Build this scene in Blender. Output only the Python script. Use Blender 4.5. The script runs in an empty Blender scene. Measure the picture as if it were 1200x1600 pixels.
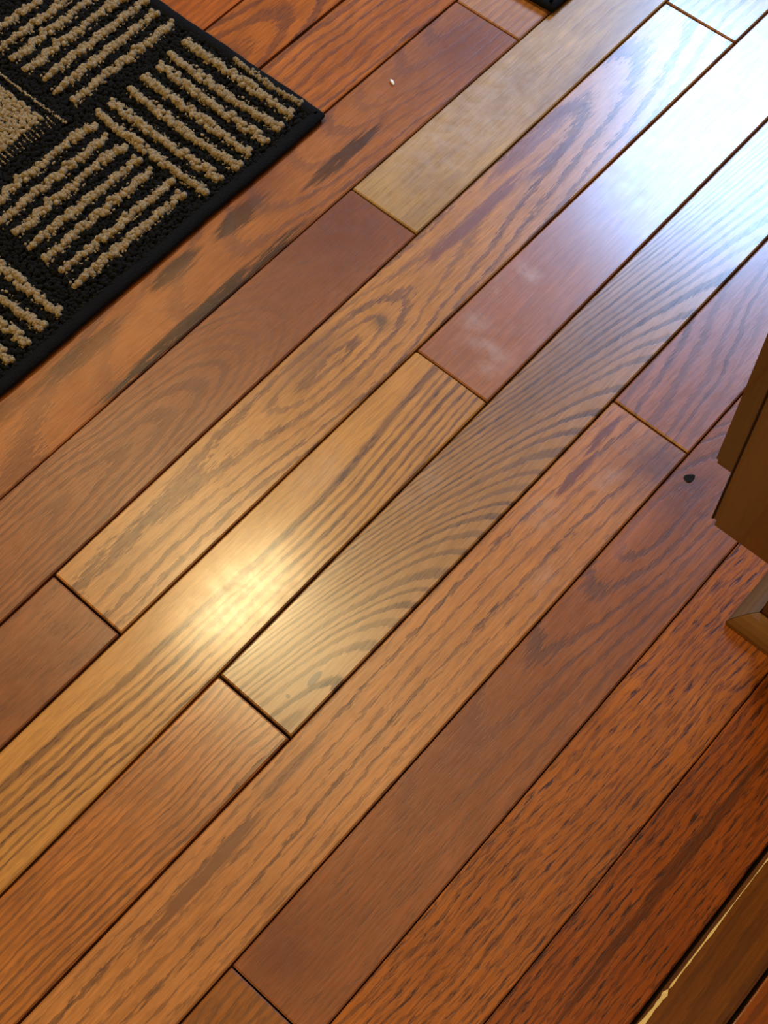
import bpy, bmesh, math, random
import numpy as np
from mathutils import Matrix, Vector

S = 0.1            # one plank width = 0.1 m; measures below are in plank widths
sc = bpy.context.scene
COL = sc.collection

# ------------------------------------------------------------------ camera
cam_d = bpy.data.cameras.new('camera')
cam = bpy.data.objects.new('camera', cam_d)
COL.objects.link(cam)
RC = ((0.664046560142002, 0.6722701637302433, -0.3272537133810498),
      (-0.7475844833421073, 0.5895822069036737, -0.30579447602713195),
      (-0.012633535913942368, 0.4477115681560011, 0.8940887794339025))
cam.matrix_world = Matrix.Translation(Vector((5.0, -7.46643, 12.85208)) * S) @ Matrix(RC).to_4x4()
cam_d.sensor_fit = 'VERTICAL'
cam_d.sensor_height = 36.0
cam_d.lens = 2200.0 / 1600.0 * 36.0
cam_d.clip_start = 0.02
sc.camera = cam

# ------------------------------------------------------------------ world
world = bpy.data.worlds.new('room_light')
sc.world = world
world.use_nodes = True
bg = world.node_tree.nodes['Background']
bg.inputs[0].default_value = (1.0, 0.74, 0.44, 1)
bg.inputs[1].default_value = 0.18

# ------------------------------------------------------------------ lights
def area(name, loc, target, sx, sy, power, color, spread=180):
    l = bpy.data.lights.new(name, 'AREA')
    l.shape = 'RECTANGLE'; l.size = sx; l.size_y = sy
    l.energy = power; l.color = color; l.spread = math.radians(spread)
    o = bpy.data.objects.new(name, l); COL.objects.link(o)
    o.location = loc
    o.rotation_euler = (Vector(target) - Vector(loc)).to_track_quat('-Z', 'Y').to_euler()
    return o
# daylight from the glazed door beyond the top right of the frame
area('window_daylight', (3.02, 0.30, 1.62), (1.4, -0.4, 0.2), 0.62, 0.66, 60, (0.32, 0.56, 1.0))
# warm ceiling lamp mirrored in the middle of the floor
area('ceiling_lamp', (1.36, 0.60, 2.35), (1.36, 0.60, 0.0), 0.29, 0.29, 27, (1.0, 0.78, 0.38))
# unseen warm fill light added to brighten the lower left floor, behind and to the left of the photographer
area('warm_fill', (-0.5, -0.25, 2.1), (0.5, -0.3, 0.0), 0.5, 0.5, 20, (1.0, 0.64, 0.13))

sc.view_settings.view_transform = 'Standard'
sc.view_settings.look = 'None'
sc.view_settings.exposure = 0.0
sc.view_settings.gamma = 1.0
sc.view_settings.use_curve_mapping = False

# ------------------------------------------------------------------ helpers
def lin(c):
    def f(u):
        u /= 255.0
        return u / 12.92 if u <= 0.04045 else ((u + 0.055) / 1.055) ** 2.4
    return (f(c[0]), f(c[1]), f(c[2]), 1.0)

class NT:
    def __init__(self, name):
        self.mat = bpy.data.materials.new(name)
        self.mat.use_nodes = True
        self.t = self.mat.node_tree
        self.t.nodes.clear()
        self.out = self.t.nodes.new('ShaderNodeOutputMaterial')
        self.bsdf = self.t.nodes.new('ShaderNodeBsdfPrincipled')
        self.t.links.new(self.bsdf.outputs[0], self.out.inputs[0])
    def put(self, sock, v):
        if isinstance(v, bpy.types.NodeSocket): self.t.links.new(v, sock)
        elif v is not None: sock.default_value = v
    def m(self, op, a, b=None, c=None, clamp=False):
        n = self.t.nodes.new('ShaderNodeMath'); n.operation = op; n.use_clamp = clamp
        self.put(n.inputs[0], a); self.put(n.inputs[1], b); self.put(n.inputs[2], c)
        return n.outputs[0]
    def sep(self, v):
        n = self.t.nodes.new('ShaderNodeSeparateXYZ'); self.put(n.inputs[0], v); return n.outputs
    def comb(self, x, y, z=0.0):
        n = self.t.nodes.new('ShaderNodeCombineXYZ')
        self.put(n.inputs[0], x); self.put(n.inputs[1], y); self.put(n.inputs[2], z); return n.outputs[0]
    def noise(self, vec, scale, detail=2.0, rough=0.5, col=False):
        n = self.t.nodes.new('ShaderNodeTexNoise'); self.put(n.inputs['Vector'], vec)
        n.inputs['Scale'].default_value = scale; n.inputs['Detail'].default_value = detail
        n.inputs['Roughness'].default_value = rough
        return n.outputs['Color' if col else 'Fac']
    def curve(self, x, pts, lo, hi, vlo, vhi):
        """value as a smooth function of x through pts"""
        t = self.m('DIVIDE', self.m('SUBTRACT', x, lo), hi - lo, clamp=True)
        n = self.t.nodes.new('ShaderNodeFloatCurve')
        c = n.mapping.curves[0]
        q = [((px - lo) / (hi - lo), (pv - vlo) / (vhi - vlo)) for px, pv in pts]
        q = [(min(max(a, 0), 1), min(max(b, 0), 1)) for a, b in q]
        while len(c.points) < len(q): c.points.new(0.5, 0.5)
        for p, (a, b) in zip(c.points, q): p.location = (a, b)
        n.mapping.update()
        self.put(n.inputs['Value'], t)
        return self.m('MULTIPLY_ADD', n.outputs[0], vhi - vlo, vlo)
    def ramp(self, v, stops, interp='LINEAR'):
        n = self.t.nodes.new('ShaderNodeValToRGB'); r = n.color_ramp; r.interpolation = interp
        while len(r.elements) < len(stops): r.elements.new(0.5)
        for e, (p, c) in zip(r.elements, stops):
            e.position = p
            e.color = (c, c, c, 1) if not isinstance(c, (tuple, list)) else c
        self.put(n.inputs[0], v); return n.outputs[0]
    def mix(self, f, a, b, blend='MIX'):
        n = self.t.nodes.new('ShaderNodeMix'); n.data_type = 'RGBA'; n.blend_type = blend
        self.put(n.inputs[0], f); self.put(n.inputs[6], a); self.put(n.inputs[7], b)
        return n.outputs[2]
    def coords(self):
        n = self.t.nodes.new('ShaderNodeTexCoord'); return n.outputs['Object']
    def bump(self, h, strength, dist):
        n = self.t.nodes.new('ShaderNodeBump'); self.put(n.inputs['Height'], h)
        n.inputs['Strength'].default_value = strength; n.inputs['Distance'].default_value = dist
        self.t.links.new(n.outputs[0], self.bsdf.inputs['Normal'])
    def set(self, **kw):
        for k, v in kw.items(): self.put(self.bsdf.inputs[k.replace('_', ' ')], v)

LIGHT = (176, 112, 60); DARK = (104, 60, 38)

def oak(name, x0, vc=((0, -2),), z=((0, 0),), freq=8.0, lines=None, light=LIGHT, dark=DARK,
        contrast=0.8, jag=0.25, wave=0.05, pores=0.35, duty=0.35, seed=0.0, mottle=0.25,
        stains=(), smears=(), lo=0.0, hi=20.0, fade=None, rough=0.33, slant=0.0, coat=0.8, psc=1.0, power=1.0):
    """Oak board. x runs along the board, v (0..1) across it; the growth rings are the level lines
    of the distance to a wandering pith line (vc across, z below the surface)."""
    N = NT(name)
    o = N.sep(N.coords())
    x = N.m('MULTIPLY_ADD', o[0], 1 / S, x0)
    v = N.m('MULTIPLY', o[1], -1 / S)
    p2 = N.comb(x, v, seed)
    w1 = N.m('SUBTRACT', N.noise(N.comb(N.m('MULTIPLY', x, 0.55), N.m('MULTIPLY', v, 1.3), seed), 1.0, 2), 0.5)
    w2 = N.m('SUBTRACT', N.noise(N.comb(N.m('MULTIPLY', x, 2.2), N.m('MULTIPLY', v, 7.0), seed + 3.3), 1.0, 2), 0.5)
    vv = N.m('ADD', N.m('MULTIPLY_ADD', w1, wave * 5, v), N.m('MULTIPLY', w2, wave * 0.6))
    if slant: vv = N.m('ADD', vv, N.m('MULTIPLY', x, slant))
    if len(vc) == 1: vcs = vc[0][1]
    else: vcs = N.curve(x, vc, lo, hi, -3, 3)
    if len(z) == 1: zs = z[0][1]
    else: zs = N.curve(x, z, lo, hi, 0, 4)
    dv = N.m('SUBTRACT', vv, vcs)
    if zs == 0: r = N.m('ABSOLUTE', dv)
    else: r = N.m('SQRT', N.m('ADD', N.m('MULTIPLY', dv, dv), N.m('MULTIPLY', zs, zs)))
    # ragged edge: short cells running along the grain
    cells = N.m('SUBTRACT', N.noise(N.comb(N.m('MULTIPLY', x, 5.5 * psc), N.m('MULTIPLY', v, 34.0 * psc), seed + 9.1), 1.0, 2, 0.7), 0.5)
    if lines is None:
        # uneven ring width
        rr = N.m('MULTIPLY', r if power == 1.0 else N.m('POWER', r, power), freq)
        un = N.noise(N.comb(rr, 0.0, seed + 5.0), 0.45, 1)
        rr = N.m('ADD', rr, N.m('MULTIPLY', N.m('SUBTRACT', un, 0.5), 1.6))
        rr = N.m('MULTIPLY_ADD', cells, jag * 2.6, rr)
        fr = N.m('FRACT', rr)
        ringid = N.m('FLOOR', rr)
        wn = N.t.nodes.new('ShaderNodeTexWhiteNoise'); wn.noise_dimensions = '1D'
        N.put(wn.inputs['W'], N.m('ADD', ringid, seed * 7.3))
        band = N.ramp(fr, [(0.0, 0.12), (0.05, 1.0), (duty + 0.04, 0.92), (min(duty + 0.17, 0.95), 0.06), (1.0, 0.0)])
        band = N.m('MULTIPLY', band, N.m('MULTIPLY_ADD', wn.outputs[0], 0.5, 0.6))
    else:
        rr = N.m('MULTIPLY_ADD', cells, jag * 0.10, r)
        st = [(0.0, 0.0)]
        for (c, wd, a) in lines:
            st += [(max(c - wd, st[-1][0] + 0.002), 0.0), (c - wd * 0.45, a), (c + wd * 0.45, a), (c + wd, 0.0)]
        st = st[:31]
        band = N.ramp(rr, st)
    # pores: short dark dashes along the grain
    pn = N.noise(N.comb(N.m('MULTIPLY', x, 4.6 * psc), N.m('MULTIPLY', vv, 40.0 * psc), seed + 1.7), 1.0, 2, 0.65)
    dash = N.ramp(pn, [(0.52, 0.0), (0.60, 1.0)])
    big = N.noise(p2, 0.9, 3, 0.55)
    amt = N.m('MULTIPLY', band, N.m('MULTIPLY_ADD', dash, 0.3, 0.75))
    amt = N.m('MULTIPLY', amt, N.ramp(big, [(0.3, 0.8), (0.6, 1.0)]))
    if fade is not None: amt = N.m('MULTIPLY', amt, N.curve(x, fade, lo, hi, 0, 1))
    amt = N.m('MULTIPLY', amt, contrast)
    amt = N.m('MAXIMUM', amt, N.m('MULTIPLY', dash, N.m('MULTIPLY_ADD', band, pores * 0.8, pores * 0.6)))
    L = lin((light[0], light[1], light[2] * 0.86)); D = lin(tuple(c * 0.80 for c in dark))
    # broad tone drift of the stain
    tone = N.ramp(N.noise(N.comb(N.m('MULTIPLY', x, 0.6), N.m('MULTIPLY', v, 1.2), seed + 21), 1.6, 4, 0.6),
                  [(0.28, (L[0] * (1 - mottle), L[1] * (1 - mottle * 1.25), L[2] * (1 - mottle * 1.35), 1)),
                   (0.72, (min(L[0] * (1 + mottle * .5), 1), min(L[1] * (1 + mottle * .55), 1), L[2] * (1 + mottle * .5), 1))])
    fine = N.noise(N.comb(N.m('MULTIPLY', x, 2.5), N.m('MULTIPLY', v, 40.0), seed + 31), 1.0, 3, 0.6)
    tone = N.mix(1.0, tone, N.ramp(fine, [(0.3, 0.76), (0.7, 1.14)]), 'MULTIPLY')
    colr = N.mix(amt, tone, D)
    for (sx, sv, rx, rv, colour, a, nz) in stains:
        dx = N.m('DIVIDE', N.m('SUBTRACT', x, sx), rx)
        dy = N.m('DIVIDE', N.m('SUBTRACT', v, sv), rv)
        d = N.m('ADD', N.m('MULTIPLY', dx, dx), N.m('MULTIPLY', dy, dy))
        g = N.m('POWER', 2.718, N.m('MULTIPLY', d, -1.0))
        if nz == 'grain':
            q = N.noise(N.comb(N.m('MULTIPLY', x, 2.0), N.m('MULTIPLY', v, 24.0), seed + sx), 1.0, 3, 0.7)
            g = N.ramp(N.m('MULTIPLY', g, N.m('MULTIPLY_ADD', q, 2.6, -0.62)), [(0.14, 0.0), (0.34, 1.0)])
        elif nz == 'blot':
            q = N.noise(p2, 3.0, 4, 0.65)
            g = N.m('MULTIPLY', g, N.m('MULTIPLY_ADD', q, 1.2, 0.4), clamp=True)
        elif nz == 'sharp':
            g = N.ramp(g, [(0.3, 0.0), (0.45, 1.0)])
        colr = N.mix(N.m('MULTIPLY', g, a, clamp=True), colr, lin(colour))
    # dirt worked into the plank edges
    ed = N.m('MINIMUM', v, N.m('SUBTRACT', 1.0, v))
    edn = N.ramp(N.m('ADD', ed, N.m('MULTIPLY', N.m('SUBTRACT', big, 0.5), 0.04)), [(0.0, 0.25), (0.022, 0.0)])
    colr = N.mix(edn, colr, lin((60, 32, 18)))
    # dried wipe marks: pale, matt film
    scuff = N.noise(N.comb(N.m('MULTIPLY', x, 1.3), v, seed + 40), 5.0, 4, 0.7)
    film = None
    for (sx, sv, rx, rv, a) in smears:
        dx = N.m('DIVIDE', N.m('SUBTRACT', x, sx), rx)
        dy = N.m('DIVIDE', N.m('SUBTRACT', v, sv), rv)
        d = N.m('ADD', N.m('POWER', N.m('ABSOLUTE', dx), 3.0), N.m('POWER', N.m('ABSOLUTE', dy), 3.0))
        g = N.m('MULTIPLY', N.m('POWER', 2.718, N.m('MULTIPLY', d, -1.0)),
                N.m('MULTIPLY', N.ramp(scuff, [(0.35, 0.3), (0.62, 1.0)]), a))
        film = g if film is None else N.m('MAXIMUM', film, g)
    if film is not None:
        colr = N.mix(film, colr, lin((205, 190, 185)))
    N.set(Base_Color=colr)
    rgh = N.m('MULTIPLY_ADD', scuff, 0.16, rough - 0.08)
    rgh = N.m('MULTIPLY_ADD', amt, 0.12, rgh)
    N.set(Roughness=rgh, IOR=1.5)
    N.bsdf.inputs['Specular IOR Level'].default_value = 0.36
    N.bsdf.inputs['Coat Weight'].default_value = coat
    N.put(N.bsdf.inputs['Coat Roughness'], N.m('MULTIPLY_ADD', scuff, 0.13, 0.12))
    h = N.m('ADD', N.m('MULTIPLY', amt, -0.5), N.m('MULTIPLY', fine, 0.25))
    h = N.m('MULTIPLY_ADD', w2, 0.6, h)
    N.bump(h, 0.28, 0.0007)
    return N.mat

def simple(name, base, rough=0.5, var=0.15, scale=40, bump=0.0, coat=0.0):
    N = NT(name)
    n = N.noise(N.coords(), scale, 4, 0.6)
    b = lin(base)
    N.set(Base_Color=N.ramp(n, [(0.3, tuple(c * (1 - var) for c in b[:3]) + (1,)), (0.7, tuple(min(1, c * (1 + var)) for c in b[:3]) + (1,))]), Roughness=rough)
    N.bsdf.inputs['Coat Weight'].default_value = coat
    if bump: N.bump(n, bump, 0.001)
    return N.mat

def mesh_obj(name, verts, faces, mat, parent=None, loc=(0, 0, 0), smooth=False):
    me = bpy.data.meshes.new(name)
    me.from_pydata([tuple(v) for v in verts], [], faces)
    me.update()
    if smooth: me.polygons.foreach_set('use_smooth', [True] * len(me.polygons))
    if mat: me.materials.append(mat)
    o = bpy.data.objects.new(name, me); COL.objects.link(o)
    o.location = loc
    if parent: o.parent = parent
    return o

def thing(name, label, cat, loc, group=None):
    o = bpy.data.objects.new(name, None); COL.objects.link(o)
    o.location = loc; o['label'] = label; o['category'] = cat
    o.empty_display_size = 0.05
    if group: o['group'] = group
    return o

# ------------------------------------------------------------------ floor
SUB = simple('subfloor_dark', (40, 22, 12), 0.8)
X0, X1 = -4.0, 26.0
floor = mesh_obj('floor', [(X0 * S, -15 * S, -0.022), (X1 * S, -15 * S, -0.022), (X1 * S, 9 * S, -0.022), (X0 * S, 9 * S, -0.022),
                           (X0 * S, -15 * S, -0.0125), (X1 * S, -15 * S, -0.0125), (X1 * S, 9 * S, -0.0125), (X0 * S, 9 * S, -0.0125)],
                 [(3, 2, 1, 0), (4, 5, 6, 7), (0, 1, 5, 4), (1, 2, 6, 5), (2, 3, 7, 6), (3, 0, 4, 7)], SUB)
floor['kind'] = 'structure'

# measured seam lines y = a + b x (plank widths)
SEAM = {0: (0.0221, -0.00291), 1: (-1.0727, 0.00471), 2: (-2.0090, -0.00198), 3: (-3.0387, 0.00051),
        4: (-3.9651, -0.0044), 5: (-5.0443, 0.00344), 6: (-6.0228, 0.00331), -1: (1.02, -0.002), 7: (-7.0, 0), 8: (-7.95, 0), 9: (-8.59, 0)}
def seam(k, x):
    if k in SEAM: a, b = SEAM[k]; return a + b * x
    if k > 9: return -8.59 - (k - 9)
    if k == -2: return 2.07
    return float(-k) + 0.03

def plank(k, xa, xb, mat, dz=0.0, tilt=0.0, crown=-0.004, gap=0.010, bevel=0.016, endl=1.0, endr=1.0):
    """one floorboard: crowned top, eased edges, sides down to the subfloor"""
    T = 0.12
    rows = []
    g = gap; bw = bevel
    def section(x, inset, drop):
        yt = seam(k, x) - g; yb = seam(k + 1, x) + g
        w = yt - yb
        pts = [(yt, -T), (yt, -bw * 0.8), (yt - bw, 0)]
        for f in (0.25, 0.5, 0.75): pts.append((yt - bw - (w - 2 * bw) * f, 0))
        pts += [(yb + bw, 0), (yb, -bw * 0.8), (yb, -T)]
        res = []
        for (y, z) in pts:
            f = (yt - y) / w
            zz = z if z <= -T else z - drop + crown * (1 - (2 * f - 1) ** 2) + tilt * (f - 0.5) + dz
            res.append((x * S - xa * S, (y - (-k)) * S, zz * S))
        return res
    xs = [(xa + g, bw * 0.8), (xa + g + bw, 0)]
    n = max(1, int((xb - xa) / 6))
    for i in range(1, n): xs.append((xa + (xb - xa) * i / n, 0))
    xs += [(xb - g - bw, 0), (xb - g, bw * 0.8)]
    V = []; F = []
    for x, d in xs: V += section(x, 0, d)
    m = 9
    for i in range(len(xs) - 1):
        for j in range(m - 1):
            F.append((i * m + j, i * m + j + 1, (i + 1) * m + j + 1, (i + 1) * m + j))
    F.append(tuple(range(m - 1, -1, -1))); F.append(tuple((len(xs) - 1) * m + j for j in range(m)))
    F = [tuple(reversed(f)) for f in F]
    o = mesh_obj('plank', V, F, mat, floor, (xa * S, -k * S, 0), smooth=True)
    o.data.polygons[len(F) - 1].use_smooth = False; o.data.polygons[len(F) - 2].use_smooth = False
    me = o.data
    bm = bmesh.new(); bm.from_mesh(me)
    bmesh.ops.recalc_face_normals(bm, faces=bm.faces)
    for e in bm.edges:
        if len(e.link_faces) == 2 and e.calc_face_angle(0) > 0.35: e.smooth = False
    bm.to_mesh(me); bm.free()
    return o

BLK = (38, 24, 20)
TAN = (184, 122, 68)
RED = (146, 84, 52)
gen = []          # boards outside the photograph reuse these
def G(i, x0):
    return oak('oak_plain', x0, freq=6 + i * 2, seed=50 + i, light=[(172, 108, 58), (160, 94, 52), (180, 118, 68)][i], vc=((0, -1.4 - i),))

# row -1 : along the rug, flame figure opening to the upper right, black mineral streaks
m = oak('oak_flame', 4.5, lo=4, hi=17, vc=((4, .9), (11, .6), (12, .32), (14, .22), (15.6, .2)), z=((4, 1.6), (11, 1.0), (13, .62), (15.6, .14), (17, 0)),
        freq=8.0, light=(164, 98, 56), dark=(116, 60, 38), contrast=.8, wave=.06, seed=1.0, duty=.2,
        stains=[(15.1, .55, .8, .6, (108, 58, 42), .7, ''), (11.45, .33, .38, .13, BLK, .95, 'grain'), (10.45, .30, .35, .10, BLK, .9, 'grain'),
                (10.25, .95, 1.5, .10, BLK, .9, 'grain'), (9.0, .33, .55, .12, BLK, .75, 'grain'), (7.8, .25, .6, .1, BLK, .5, 'grain'), (12.9, .62, .6, .09, BLK, .8, 'grain'),
                (9.2, .5, 2.5, .3, (186, 124, 70), .35, 'blot'), (11.9, .22, .45, .2, (110, 58, 40), .6, 'blot')])
plank(-1, 4.5, 15.63, m, gap=.008)
plank(-1, 15.63, 24, oak('oak_rose', 15.63, freq=9, light=(178, 122, 92), dark=(140, 84, 64), seed=2, contrast=.6))
# row -2, -3, -4 : beyond the rug corner
plank(-2, 3.0, 22, oak('oak_orange', 3.0, vc=((0, 1.6),), freq=6.5, slant=-.03, light=(176, 98, 44), dark=(104, 50, 24), seed=3.2, contrast=.9, duty=.22, wave=.07), gap=.02)
plank(-3, 8.0, 19, oak('oak_orange_flame', 8.0, lo=8, hi=19, vc=((8, .4), (19, .6)), z=((8, .1), (13.4, .5), (19, 2.0)), freq=7, light=(176, 96, 40), dark=(104, 48, 20), seed=4.5, contrast=.9, wave=.08), gap=.02)
plank(-4, 5.0, 16, oak('oak_orange_fine', 5.0, vc=((0, -2),), freq=9, light=(178, 92, 36), dark=(110, 50, 20), seed=5.5, contrast=.7))
# row 0
m = oak('oak_umber', 2.0, lo=2, hi=13, vc=((2, .45), (13, .6)), z=((2, .05), (7, .22), (9.5, .42), (11, .75), (13, 1.2)), freq=17,
        light=(150, 88, 54), dark=(98, 52, 34), contrast=.8, wave=.04, seed=6.1, duty=.3, pores=.4, mottle=.22,
        fade=((2, 1), (10, .85), (11.3, .15), (13, .05)),
        stains=[(12.1, .25, .8, .7, (98, 52, 38), .75, 'blot'), (11.0, .5, 1.4, .7, (122, 70, 48), .5, '')])
plank(0, 2.0, 12.58, m, tilt=-.006)
plank(0, 12.58, 23, oak('oak_pale', 12.58, freq=5, light=(176, 136, 94), dark=(136, 96, 66), contrast=.16, pores=.22, seed=7.4, mottle=.3, vc=((0, -3),), psc=.5,
      smears=[(14.2, .4, 1.3, .5, .25)]), tilt=.004)
# row 1
plank(1, -1, 7.0, oak('oak_umber_swirl', -1.0, lo=-1, hi=8, vc=((-1, .2), (8, .5)), z=((-1, 2.6), (5, 1.0), (8, .1)), freq=6, light=(140, 80, 48), dark=(98, 52, 34), contrast=.5, seed=8.8, mottle=.35, fade=((-1, 1), (5.8, .8), (6.6, .05), (8, 0))),
      tilt=.01, gap=.017)
m = oak('oak_cathedral', 7.0, lo=7, hi=17.4, vc=((7, .35), (9, .3), (10.9, .44), (12, .46), (14, .30), (17.4, .2)),
        z=((7, .30), (9.6, .2), (10.7, .02), (11.2, .10), (12.0, .32), (13.2, .42), (15, .52), (17.4, .8)), freq=7.5,
        light=(186, 126, 76), dark=(106, 60, 46), contrast=.95, wave=.035, seed=9.3, duty=.22, pores=.3, jag=.3, mottle=.16,
        stains=[(13.3, .36, .95, .075, (120, 74, 66), .85, 'grain'), (14.6, .15, .8, .10, (120, 74, 66), .8, 'grain'), (14.45, .48, .45, .06, (112, 70, 62), .9, 'grain'),
                (11.43, .50, .10, .10, (96, 74, 56), .75, 'blot'), (10.6, .22, .5, .16, (118, 76, 56), .65, 'blot')])
plank(1, 7.0, 17.32, m, tilt=.008, gap=.011)
plank(1, 17.32, 25, oak('oak_blond', 17.32, freq=7, light=(170, 112, 66), seed=10.2))
# row 2
m = oak('oak_straight', -1.0, lo=-1, hi=12, vc=((-1, -.22), (5.5, -.02), (7.2, .06), (8.8, .12), (12, -.05)),
        lines=[(.36, .055, 1), (.47, .020, .7), (.55, .034, .95), (.66, .030, 1), (.76, .022, .95), (.84, .018, .8), (.91, .020, .9)],
        light=(190, 130, 70), dark=(104, 56, 34), contrast=.95, wave=.03, jag=.5, seed=11.7, pores=.25, mottle=.15, coat=.5, rough=.36, smears=[(9.6, .25, .35, .2, .1)])
plank(2, -1, 11.40, m, tilt=.0, crown=.005)
plank(2, 11.40, 24, oak('oak_plain_red', 11.40, freq=9, light=(160, 98, 68), dark=(132, 76, 54), contrast=.22, pores=.22, seed=12.9, mottle=.18, vc=((0, -2),),
      smears=[(13.0, .30, .09, .15, .35), (11.93, .60, .10, .26, .22), (12.1, .30, .13, .16, .22), (11.72, .75, .10, .15, .2), (12.6, .14, .2, .1, .12)]), tilt=.004)
# row 3 : the zebra figure
plank(3, -1, 7.335, oak('oak_bright_fine', -1.0, vc=((0, -2),), slant=-.035, freq=13, light=(178, 104, 46), dark=(110, 54, 24), contrast=.95, seed=13.3, duty=.28, pores=.5, wave=.05), gap=.016)
m = oak('oak_zebra', 7.335, lo=7, hi=19, vc=((7, .82), (9, 1.02), (13, 1.12), (19, 1.2)), z=((7, .02), (7.6, .08), (9, .44), (11, .88), (13, 1.14), (15, 1.28), (19, 1.4)), power=1.6,
        freq=14, light=(168, 118, 78), dark=(82, 50, 40), contrast=.95, wave=.015, seed=14.6, duty=.30, pores=.2, jag=.12, mottle=.12, psc=1.2,
        stains=[(7.92, .76, .10, .035, (70, 40, 44), .95, 'sharp'), (12.4, .35, 1.3, .3, (98, 72, 62), .45, 'blot'), (7.62, .69, .02, .025, (80, 50, 30), .9, 'sharp')],
        smears=[(10.2, .18, .3, .15, .08)])
plank(3, 7.335, 19, m, tilt=-.008, gap=.016)
# row 4
m = oak('oak_tan_streaks', -1.0, lo=-1, hi=13, vc=((-1, -.9), (5, -.62), (9, -.7), (13, -.45)), freq=7.0, light=(186, 118, 68), dark=(108, 56, 34), contrast=.98,
        seed=15.2, wave=.035, duty=.14, jag=.34, pores=.3, mottle=.15,
        stains=[(5.9, .29, .75, .07, (118, 70, 40), .9, 'grain'), (7.1, .2, .5, .05, (124, 74, 44), .8, 'grain'), (12.0, .85, .42, .34, (96, 54, 42), .85, 'blot'), (11.9, .2, .3, .05, (110, 60, 46), .9, 'grain'), (11.35, .28, .3, .05, (110, 60, 46), .9, 'grain')],
        smears=[(10.75, .30, .22, .14, .14), (11.5, .55, .16, .10, .16), (10.2, .75, .25, .1, .1)])
plank(4, -1, 12.30, m, tilt=.002)
plank(4, 12.30, 23, oak('oak_plum_streaks', 12.3, lo=12, hi=16, vc=((12, -.5), (16, -1.25)), freq=6, light=(160, 96, 68), dark=(104, 58, 50), contrast=.8, seed=16.9, duty=.3, wave=.08), tilt=-.004)
# row 5
plank(5, -1, 5.48, oak('oak_amber_dense', -1.0, vc=((0, -2),), slant=.03, freq=12, light=(160, 94, 42), dark=(100, 54, 26), contrast=.75, seed=17.5, pores=.5))
m = oak('oak_red_flame', 5.48, lo=5, hi=14, vc=((5, .75), (8, .3), (11, .2), (14, .7)), z=((5, 1.0), (8, .6), (10, .42), (11.6, .2), (14, .9)), freq=9.0, light=(152, 86, 50), dark=(96, 50, 36),
        contrast=.78, seed=18.2, wave=.045, duty=.22, pores=.4, jag=.3, mottle=.2, fade=((5, .25), (8, .45), (9.2, 1), (14, 1)),
        stains=[(11.9, .25, .5, .28, (92, 52, 46), .6, 'blot'), (11.15, .12, .45, .07, (172, 100, 60), .6, 'blot'), (5.9, .3, .45, .5, (106, 54, 34), .7, 'blot'), (8.4, .25, .8, .35, (112, 60, 44), .5, 'blot')])
r5 = plank(5, 5.48, 22, m, tilt=.004, gap=.008, bevel=.015)
# rows 6, 7 : dense pores
plank(6, 1, 17, oak('oak_amber_pores', 1.0, vc=((0, -3),), slant=-.04, freq=11, light=(172, 95, 38), dark=(88, 34, 12), contrast=.8, seed=19.1, pores=.85, duty=.2, wave=.04, jag=.35, psc=1.05, mottle=.22, coat=.35), gap=.006, bevel=.012)
plank(7, 2, 19, oak('oak_brown_pores', 2.0, vc=((0, -3),), slant=-.01, freq=13, light=(158, 80, 30), dark=(80, 28, 10), contrast=.8, seed=20.4, pores=.9, duty=.25, wave=.03, jag=.35, psc=1.05, mottle=.2, coat=.35,
      stains=[(8.6, .45, 1.8, .05, (70, 32, 18), .7, 'grain')]), gap=.006, bevel=.012)
# row 8 : narrow border board, chipped edge
r8 = plank(8, 0, 20, oak('oak_border', 0.0, vc=((0, -2),), slant=.012, freq=5.5, light=(126, 74, 34), dark=(82, 42, 22), contrast=.7, seed=21.7, wave=.03, duty=.35, pores=.15, mottle=.2, coat=.35), dz=.03, gap=.03, bevel=.03)
plank(9, 1, 20, oak('oak_orange_border', 1.0, vc=((0, -2),), freq=6, light=(178, 94, 34), dark=(120, 58, 24), seed=22.2), gap=.012)
# boards beyond the frame
rnd = random.Random(5)
for k in list(range(-9, -4)) + list(range(10, 15)):
    x = X0 + rnd.uniform(.2, .6)
    while x < X1 - 1:
        xe = min(x + rnd.uniform(7, 12), X1)
        plank(k, x, xe, G(rnd.randrange(3), x)); x = xe
for k, spans in {-4: [(-4, 5), (16, 26)], -3: [(-4, 8), (19, 26)], -2: [(-4, 3), (22, 26)], -1: [(-4, 4.5), (24, 26)], 0: [(-4, 2), (23, 26)], 1: [(-4, -1), (25, 26)],
                 2: [(-4, -1), (24, 26)], 3: [(-4, -1), (19, 26)], 4: [(-4, -1), (23, 26)], 5: [(-4, -1), (22, 26)], 6: [(-4, 1), (17, 26)], 7: [(-4, 2), (19, 26)], 8: [(-4, 0), (20, 26)], 9: [(-4, 1), (20, 26)]}.items():
    for a, b in spans: plank(k, a, b, G(rnd.randrange(3), a))

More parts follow.
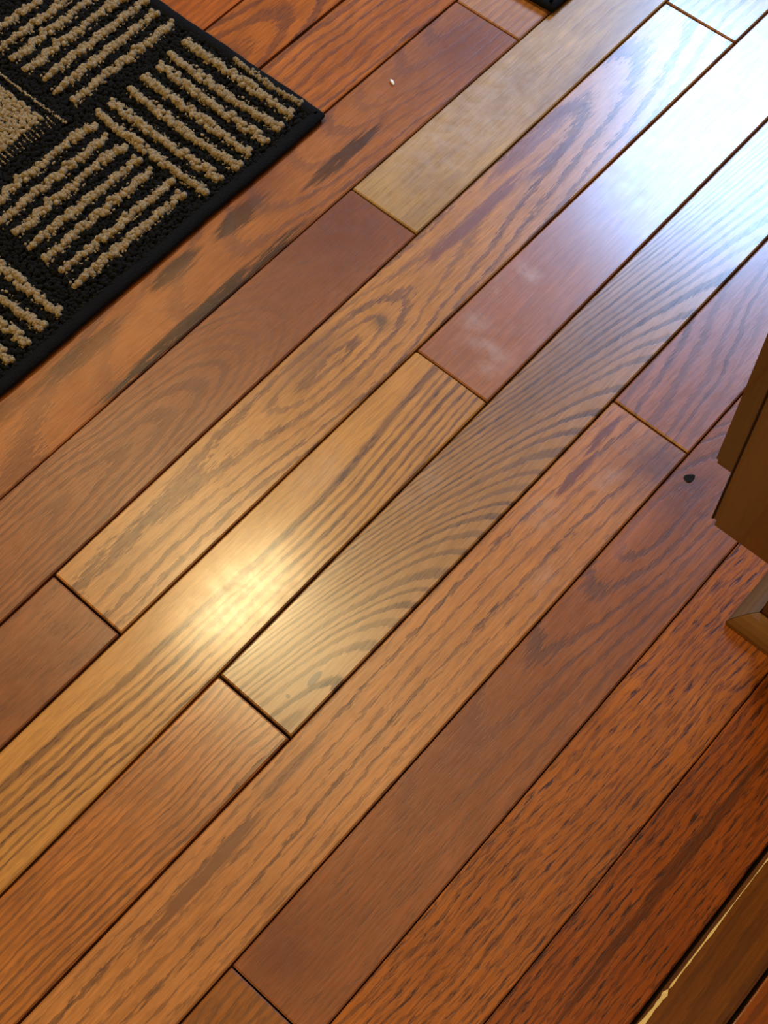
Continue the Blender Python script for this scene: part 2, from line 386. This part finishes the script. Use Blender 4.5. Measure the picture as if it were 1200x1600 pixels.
# nail hole in the row 5 board and the worn, bare lip of the border board
hb = bmesh.new()
NH = 14
c0 = hb.verts.new((0, 0, 0.00035))
ring1 = []; ring2 = []
for i in range(NH):
    a = 2 * math.pi * i / NH
    rr = 1 + 0.12 * math.sin(3 * a + 1)
    ring1.append(hb.verts.new((0.0050 * rr * math.cos(a), 0.0036 * rr * math.sin(a), 0.0008)))
    ring2.append(hb.verts.new((0.0060 * rr * math.cos(a), 0.0045 * rr * math.sin(a), 0.0004)))
for i in range(NH):
    j = (i + 1) % NH
    hb.faces.new((c0, ring1[i], ring1[j])); hb.faces.new((ring1[i], ring2[i], ring2[j], ring1[j]))
me = bpy.data.meshes.new('nail_hole'); hb.to_mesh(me); hb.free()
me.materials.append(simple('hole_black', (8, 4, 4), 1.0))
nh = bpy.data.objects.new('nail_hole', me); COL.objects.link(nh)
nh.parent = r5; nh.location = ((12.07 - 5.48) * S, (-5.176 + 5) * S, 0.0)
nh.rotation_euler = (0, 0, -0.5)
nh['label'] = 'small black nail hole'

V = []; F = []
rs = random.Random(3)
x = 5.2; i = 0
while x < 9.9:
    wd = 0.042 * (1 if x < 7.9 else 0.45) * rs.uniform(.55, 1.3)
    if 8.7 < x < 9.3: wd *= .45
    if x > 9.5: wd *= .3
    if abs(x - 7.86) < .03: wd = .002
    zt = .034 + rs.uniform(-.001, .002)
    yc = -7.98 - .036
    V += [(x, yc + wd * .5, zt - .014), (x, yc + wd * .2, zt + .001), (x, yc - wd * .6, zt + .001), (x, yc - wd * .8, zt - .012)]
    if i:
        b = (i - 1) * 4
        for j in range(3): F.append((b + j, b + 4 + j, b + 5 + j, b + 1 + j))
    i += 1; x += rs.uniform(.03, .07)
F.append((0, 1, 2, 3)); e = (i - 1) * 4; F.append((e + 3, e + 2, e + 1, e))
lip = mesh_obj('worn_edge', [((a - 0.0) * S, (b + 8) * S, c * S) for a, b, c in V], F, simple('bare_wood', (248, 222, 176), .4, .12, 200, .3, .3), r8)
lip['label'] = 'chipped pale edge of the border board'

# ------------------------------------------------------------------ rug
def pile_mat(name, base, dark, rough=0.95, sheen=0.3):
    N = NT(name)
    co = N.coords()
    n = N.noise(co, 420, 3, 0.7)
    n2 = N.noise(co, 60, 3, 0.6)
    c = N.mix(N.ramp(n, [(0.36, 1.0), (0.6, 0.0)]), lin(base), lin(dark))
    c = N.mix(N.m('MULTIPLY', N.ramp(n2, [(0.4, 0.0), (0.7, 1.0)]), 0.35), c, lin(dark))
    N.set(Base_Color=c, Roughness=rough)
    N.bsdf.inputs['Specular IOR Level'].default_value = 0.15
    N.bsdf.inputs['Sheen Weight'].default_value = sheen
    N.bsdf.inputs['Sheen Roughness'].default_value = 0.6
    N.bump(n, 0.9, 0.002)
    return N.mat
BEIGE = pile_mat('beige_pile', (168, 144, 106), (104, 84, 56), sheen=.15)
BLACKP = pile_mat('black_pile', (13, 12, 12), (5, 4, 4), sheen=.02)
BIND = pile_mat('black_binding', (15, 14, 16), (6, 6, 7), .85, .0)

def ico():
    t = (1 + 5 ** .5) / 2
    v = np.array([(-1, t, 0), (1, t, 0), (-1, -t, 0), (1, -t, 0), (0, -1, t), (0, 1, t), (0, -1, -t), (0, 1, -t), (t, 0, -1), (t, 0, 1), (-t, 0, -1), (-t, 0, 1)], float)
    v /= np.linalg.norm(v[0])
    f = [(0, 11, 5), (0, 5, 1), (0, 1, 7), (0, 7, 10), (0, 10, 11), (1, 5, 9), (5, 11, 4), (11, 10, 2), (10, 7, 6), (7, 1, 8), (3, 9, 4), (3, 4, 2), (3, 2, 6), (3, 6, 8), (3, 8, 9), (4, 9, 5), (2, 4, 11), (6, 2, 10), (8, 6, 7), (9, 8, 1)]
    return v, f
IV, IF = ico()
def ico2():
    v = [tuple(a) for a in IV]; f = []; cache = {}
    def mid(a, b):
        k = (min(a, b), max(a, b))
        if k not in cache:
            m_ = (np.array(v[a]) + np.array(v[b])) / 2; m_ /= np.linalg.norm(m_); v.append(tuple(m_)); cache[k] = len(v) - 1
        return cache[k]
    for a, b, c in IF:
        ab, bc, ca = mid(a, b), mid(b, c), mid(c, a)
        f += [(a, ab, ca), (b, bc, ab), (c, ca, bc), (ab, bc, ca)]
    return np.array(v), f
IV2, IF2 = ico2()
rg = np.random.default_rng(11)
def blobs(cent, rad, base=(IV, IF), jit=0.25, squash=1.0):
    """lumpy tufts as one mesh (numpy)"""
    bv, bf = base
    n = len(cent); m_ = len(bv)
    V = np.repeat(bv[None], n, 0)
    ang = rg.uniform(0, 6.28, n); ca, sa = np.cos(ang), np.sin(ang)
    X = V[:, :, 0] * ca[:, None] - V[:, :, 1] * sa[:, None]; Y = V[:, :, 0] * sa[:, None] + V[:, :, 1] * ca[:, None]
    V = np.stack([X, Y, V[:, :, 2] * squash], -1)
    V *= (1 + rg.normal(0, jit, (n, m_, 1))) * np.asarray(rad).reshape(n, 1, 1)
    V += np.asarray(cent)[:, None, :]
    F = (np.array(bf)[None] + (np.arange(n) * m_)[:, None, None]).reshape(-1, 3)
    return V.reshape(-1, 3), F
def np_mesh(name, V, F, mat, smooth=True):
    me = bpy.data.meshes.new(name)
    me.vertices.add(len(V)); me.vertices.foreach_set('co', (V * S).ravel())
    me.loops.add(len(F) * 3); me.loops.foreach_set('vertex_index', F.ravel().astype(np.int32))
    me.polygons.add(len(F)); me.polygons.foreach_set('loop_start', np.arange(len(F), dtype=np.int32) * 3)
    me.polygons.foreach_set('use_smooth', np.full(len(F), smooth))
    me.update(calc_edges=True); me.validate()
    me.materials.append(mat); return me
def link(name, me, parent, loc=(0, 0, 0), rz=0.0):
    o = bpy.data.objects.new(name, me); COL.objects.link(o)
    o.parent = parent; o.location = loc; o.rotation_euler = (0, 0, rz); return o

RX0, RX1, RY0, RY1 = 3.6, 13.14, 0.90, 7.2
ZT = 0.105
rug = thing('area_rug', 'black and beige basketweave pile rug lying on the oak floor', 'rug', (RX0 * S, RY0 * S, 0.0012))
def rug_w(x, y, z=0): return ((x - RX0), (y - RY0), z)
W_, H_ = RX1 - RX0, RY1 - RY0
bk = .03
backing = mesh_obj('backing', [(a * S, b * S, c * S) for c in (0, .06) for a, b in ((bk, bk), (W_ - bk, bk), (W_ - bk, H_ - bk), (bk, H_ - bk))],
                   [(3, 2, 1, 0), (4, 5, 6, 7), (0, 1, 5, 4), (1, 2, 6, 5), (2, 3, 7, 6), (3, 0, 4, 7)], BLACKP, rug)
# binding tape: four rounded runs around the edge, mitred at the corners
def binding():
    path = [(0, 0), (W_, 0), (W_, H_), (0, H_)]
    V = []; F = []; ns = 90
    r_ = 0.075
    prof = [(math.cos(a) , math.sin(a)) for a in [math.pi * 2 * i / 10 for i in range(10)]]
    pts = []
    for i in range(4):
        p, q = Vector(path[i]), Vector(path[(i + 1) % 4])
        for s in range(ns): pts.append(p.lerp(q, s / ns))
    c = Vector((W_ / 2, H_ / 2))
    n_ = len(pts)
    for i, p in enumerate(pts):
        d = (pts[(i + 1) % n_] - pts[i - 1]).normalized(); nrm = Vector((d.y, -d.x))
        corner = i % ns == 0
        wob = math.sin(i * .37) * .006 + math.sin(i * 1.7) * .003
        pp = p - nrm * (r_ + wob) * (0.95 if not corner else 1.1)
        for (u, w) in prof:
            k_ = r_ * 1.12
            V.append((pp.x + nrm.x * u * k_, pp.y + nrm.y * u * k_, 0.062 + w * 0.062))
    for i in range(n_):
        j = (i + 1) % n_
        for k in range(10): F.append((i * 10 + k, j * 10 + k, j * 10 + (k + 1) % 10, i * 10 + (k + 1) % 10))
    return V, F
bV, bF = binding()
bo = mesh_obj('binding', [(a * S, b * S, c * S) for a, b, c in bV], [tuple(reversed(f)) for f in bF], BIND, rug, smooth=True)
bo['label'] = 'smooth black edge binding'
# black pile
step = 0.045
gx, gy = np.meshgrid(np.arange(.1, W_ - .1, step), np.arange(.1, H_ - .1, step))
n_ = gx.size
cen = np.stack([gx.ravel() + rg.uniform(-.025, .025, n_), gy.ravel() + rg.uniform(-.025, .025, n_), .075 + rg.uniform(0, .022, n_)], 1)
bp = link('black_pile', np_mesh('black_pile', *blobs(cen, rg.uniform(.026, .036, n_), jit=.3), BLACKP, True), rug)
bp['kind'] = 'stuff'
# beige stripes: each a row of looped tufts
def stripe_mesh(L, seed):
    n1 = int(L / .038)
    t = np.linspace(0.04, L - 0.04, n1)
    wob = np.cumsum(rg.normal(0, .008, n1)); wob -= np.linspace(0, wob[-1], n1); wob = wob * .45
    wid = .034 + .012 * np.sin(t * 5 + seed) + rg.normal(0, .006, n1)
    c1 = np.stack([t + rg.normal(0, .012, n1), wob + rg.uniform(-1, 1, n1) * wid, ZT + .012 + rg.uniform(-.012, .02, n1)], 1)
    c2 = np.stack([t + rg.normal(0, .012, n1), wob + rg.uniform(-1, 1, n1) * wid, ZT + rg.uniform(-.01, .02, n1)], 1)
    cc = np.concatenate([c1, c2])
    V1, F1 = blobs(cc, rg.uniform(.030, .048, len(cc)), (IV2, IF2), jit=.10)
    # stray fibres at the margin
    nf = int(n1 * 1.6)
    c3 = np.stack([rg.uniform(0, L, nf), rg.choice([-1, 1], nf) * rg.uniform(.05, .082, nf), ZT + rg.uniform(-.012, .008, nf)], 1)
    V2, F2 = blobs(c3, rg.uniform(.010, .018, nf), jit=.35)
    return np_mesh('stripe', np.concatenate([V1, V2]), np.concatenate([F1, F2 + len(V1)]), BEIGE)
SM = [stripe_mesh(1.86, i) for i in range(6)]
SM2 = [stripe_mesh(1.72, i + 9) for i in range(4)]
def block(xa, ya, horiz, n, pitch=.257, L=1.8):
    for i in range(n):
        mesh = rg.choice(SM) if L > 1.78 else rg.choice(SM2)
        jx = rg.normal(0, .02); jj = rg.normal(0, .004)
        if horiz: p = (xa + jx, ya + i * pitch + jj); rz = rg.normal(0, .008)
        else: p = (xa + i * pitch + jj, ya + jx); rz = math.pi / 2 + rg.normal(0, .008)
        loc = (p[0] - RX0, p[1] - RY0, rg.uniform(-.004, .004))
        o = link('stripe', mesh, rug, tuple(c * S for c in loc), rz)
for cx in range(3):                       # basketweave of 3 x 3 blocks with plain squares
    for cy in range(3):
        xa = [11.24, 9.38, 7.5][cx]; ya = [1.12, 3.27, 5.25][cy]
        plain = (cx == 1 and cy == 1)
        if plain: continue
        if cx == 0 and cy == 0: block(11.36, 1.13, False, 7, .248, 1.86)
        elif (cx + cy) % 2 == 0: block(xa + .1, ya, False, 7, .255, 1.86)
        else: block(xa + (.02 if cx == 0 else .1), ya + (.02 if cy else .18), True, 7, .257, 1.72)
for xx, ya, yb in ((13.04, 1.2, 2.35),):   # the short run half under the binding at the corner
    o = link('stripe', SM[2], rug, ((xx - RX0) * S, (1.2 - RY0) * S, -.0020), math.pi / 2); o.scale = (.6, .7, 1)
# last column of blocks towards the far end
for cy, ya in enumerate([1.12, 3.27, 5.25]):
    if cy % 2 == 0: block(5.6, ya + .1, True, 7, .257, 1.72)
    else: block(5.7, ya, False, 7, .25, 1.86)
# plain beige square with its outline row and the fringe of bridging stitches
sq0, sq1, sy0, sy1 = 9.35, 10.90, 3.38, 5.05
step = .042
gx, gy = np.meshgrid(np.arange(sq0, sq1, step), np.arange(sy0, sy1, step)); n_ = gx.size
cen = np.stack([gx.ravel() - RX0 + rg.uniform(-.02, .02, n_), gy.ravel() - RY0 + rg.uniform(-.02, .02, n_), ZT + .01 + rg.uniform(-.010, .010, n_)], 1)
ps = link('beige_square', np_mesh('beige_square', *blobs(cen, rg.uniform(.030, .040, n_), (IV, IF), jit=.18), BEIGE), rug)
ps['kind'] = 'stuff'; ps['label'] = 'plain beige pile square'
t = np.arange(3.12, 5.1, .026)
cen = np.stack([np.full(len(t), 11.02 - RX0) + rg.normal(0, .007, len(t)), t - RY0, np.full(len(t), ZT)], 1)
ol = link('outline_row', np_mesh('outline_row', *blobs(cen, rg.uniform(.014, .022, len(t)), jit=.2), BEIGE), rug)
cs = []
for i in range(26):
    xx = 9.42 + i * .06
    for s_ in np.linspace(3.2, 3.38, 8): cs.append((xx - RX0 + rg.normal(0, .004) + (s_ - 3.2) * .12, s_ - RY0 + rg.normal(0, .004), ZT - .005))
fr = link('stitched_fringe', np_mesh('stitched_fringe', *blobs(np.array(cs), rg.uniform(.009, .015, len(cs)), jit=.2), BEIGE), rug)
fr['kind'] = 'stuff'

# second rug: only its bound corner shows at the top edge
QX0, QY0, QX1, QY1 = 16.20, -0.07, 21.5, 5.2
mat2 = thing('door_mat', 'plain black mat with only its corner showing at the top edge of the floor', 'mat', (QX0 * S, QY0 * S, 0.0012))
Wm, Hm = QX1 - QX0, QY1 - QY0
mesh_obj('backing', [(a * S, b * S, c * S) for c in (0, .05) for a, b in ((bk, bk), (Wm - bk, bk), (Wm - bk, Hm - bk), (bk, Hm - bk))],
         [(3, 2, 1, 0), (4, 5, 6, 7), (0, 1, 5, 4), (1, 2, 6, 5), (2, 3, 7, 6), (3, 0, 4, 7)], BLACKP, mat2)
W_, H_ = Wm, Hm
bV, bF = binding()
mesh_obj('binding', [(a * S, b * S, c * S) for a, b, c in bV], [tuple(reversed(f)) for f in bF], BIND, mat2, smooth=True)
step = .085
gx, gy = np.meshgrid(np.arange(.12, Wm - .1, step), np.arange(.12, Hm - .1, step)); n_ = gx.size
cen = np.stack([gx.ravel() + rg.uniform(-.03, .03, n_), gy.ravel() + rg.uniform(-.03, .03, n_), .07 + rg.uniform(0, .02, n_)], 1)
o = link('black_pile', np_mesh('mat_pile', *blobs(cen, rg.uniform(.045, .06, n_), jit=.22), BLACKP), mat2); o['kind'] = 'stuff'

# ------------------------------------------------------------------ cabinet
def cab_mat(name, base, dark, axis='z', rough=.4, k=1.0):
    N = NT(name); o = N.sep(N.coords())
    a = {'z': (o[1], o[0], o[2]), 'y': (o[0], o[2], o[1]), 'x': (o[1], o[2], o[0])}[axis]
    v = N.comb(N.m('MULTIPLY', a[0], 30 * k), N.m('MULTIPLY', a[1], 30 * k), N.m('MULTIPLY', a[2], 3.0 * k))
    n = N.noise(v, 1.0, 5, .6)
    f = N.noise(N.comb(N.m('MULTIPLY', a[0], 400), N.m('MULTIPLY', a[1], 400), N.m('MULTIPLY', a[2], 14)), 1.0, 3, .6)
    c = N.mix(N.ramp(n, [(.3, 0.0), (.72, 1.0)]), lin(base), lin(dark))
    c = N.mix(1.0, c, N.ramp(f, [(.3, .86), (.7, 1.08)]), 'MULTIPLY')
    N.set(Base_Color=c, Roughness=rough)
    N.bsdf.inputs['Coat Weight'].default_value = .1
    N.bump(f, .1, .0005)
    return N.mat
MAPLE = cab_mat('stained_maple', (112, 66, 24), (92, 50, 18))
MAPLE_D = cab_mat('stained_maple_frame', (98, 56, 22), (80, 44, 16))
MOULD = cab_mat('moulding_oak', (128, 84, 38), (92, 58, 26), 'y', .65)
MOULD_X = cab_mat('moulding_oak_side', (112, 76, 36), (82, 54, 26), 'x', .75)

def box(name, lo, hi, mat, parent, bev=.012, org=(0, 0, 0)):
    bm = bmesh.new()
    bmesh.ops.create_cube(bm, size=1)
    for v in bm.verts:
        v.co = Vector([((lo[i] + hi[i]) / 2 + v.co[i] * (hi[i] - lo[i]) - org[i]) * S for i in range(3)])
    bmesh.ops.bevel(bm, geom=list(bm.edges), offset=bev * S, segments=2, affect='EDGES')
    me = bpy.data.meshes.new(name); bm.to_mesh(me); bm.free()
    me.materials.append(mat)
    o = bpy.data.objects.new(name, me); COL.objects.link(o); o.parent = parent
    return o
CO = (11.05, -12.5, 0)
cab = thing('base_cabinet', 'brown stained wooden base cabinet overhanging a moulded plinth on the right', 'cabinet', tuple(c * S for c in CO))
YE = -12.5
box('plinth', (11.20, YE, 0.005), (16.3, -6.60, 2.35), MAPLE_D, cab, org=CO)
box('carcass', (11.30, YE, 2.32), (16.8, -5.66, 8.0), MAPLE_D, cab, org=CO)
box('face_frame', (11.05, YE, 2.32), (11.30, -5.655, 8.0), MAPLE_D, cab, .03, org=CO)
d1 = box('cabinet_door', (10.80, -9.0, 1.84), (11.03, -5.895, 7.8), MAPLE, cab, .05, org=CO)
eb = box('shadow_line_strip', (10.835, -5.905, 1.88), (10.95, -5.885, 7.78), simple('shadow_line_dark', (46, 24, 10), .7), d1, .008, org=CO)  # dark strip added in place of the shadow line between door and frame
d2 = box('cabinet_door', (10.80, YE + .3, 1.84), (11.03, -9.06, 7.8), MAPLE, cab, .03, org=CO)
box('countertop', (10.65, YE, 8.0), (16.9, -5.45, 8.4), simple('stone_top', (150, 140, 128), .25), cab, .04, org=CO)
# shoe moulding, mitred round the plinth corner
prof = [(0, 0.0), (0, .06), (.03, .12), (.08, .18), (.13, .225), (.20, .25), (.20, 0.0)]
def mould(front):
    V = []; F = []
    for (d, z) in prof:
        if front:
            V += [(10.99 + d, -6.39 - d - .004, z + .002), (10.99 + d, YE, z + .002)]
        else:
            V += [(10.99 + d + .004, -6.39 - d, z + .002), (16.3, -6.39 - d, z + .002)]
    n = len(prof)
    for i in range(n):
        j = (i + 1) % n
        F.append((2 * i, 2 * j, 2 * j + 1, 2 * i + 1))
    F.append(tuple(2 * i for i in range(n))); F.append(tuple(2 * i + 1 for i in reversed(range(n))))
    o = mesh_obj('shoe_moulding', [tuple((p[i] - CO[i]) * S for i in range(3)) for p in V], F, MOULD if front else MOULD_X, cab)
    bm = bmesh.new(); bm.from_mesh(o.data); bmesh.ops.recalc_face_normals(bm, faces=bm.faces)
    bm.to_mesh(o.data); bm.free()
mould(True); mould(False)

eb['label'] = 'dark strip standing in for the shadow line at the door edge'

# ------------------------------------------------------------------ crumb
rc = random.Random(8)
cb = bmesh.new()
bmesh.ops.create_icosphere(cb, subdivisions=2, radius=1)
for v in cb.verts:
    v.co = Vector((v.co.x * .0046, v.co.y * .0018, v.co.z * .0013)) * (1 + rc.uniform(-.18, .18))
me = bpy.data.meshes.new('crumb'); cb.to_mesh(me); cb.free()
me.materials.append(simple('crumb_white', (240, 238, 235), .7))
cr = bpy.data.objects.new('crumb', me); COL.objects.link(cr)
cr.location = (14.09 * S, .69 * S, .0018); cr.rotation_euler = (0, 0, .35 + math.pi / 4)
cr['label'] = 'small white crumb lying on the reddish plank near the top of the floor'; cr['category'] = 'crumb'
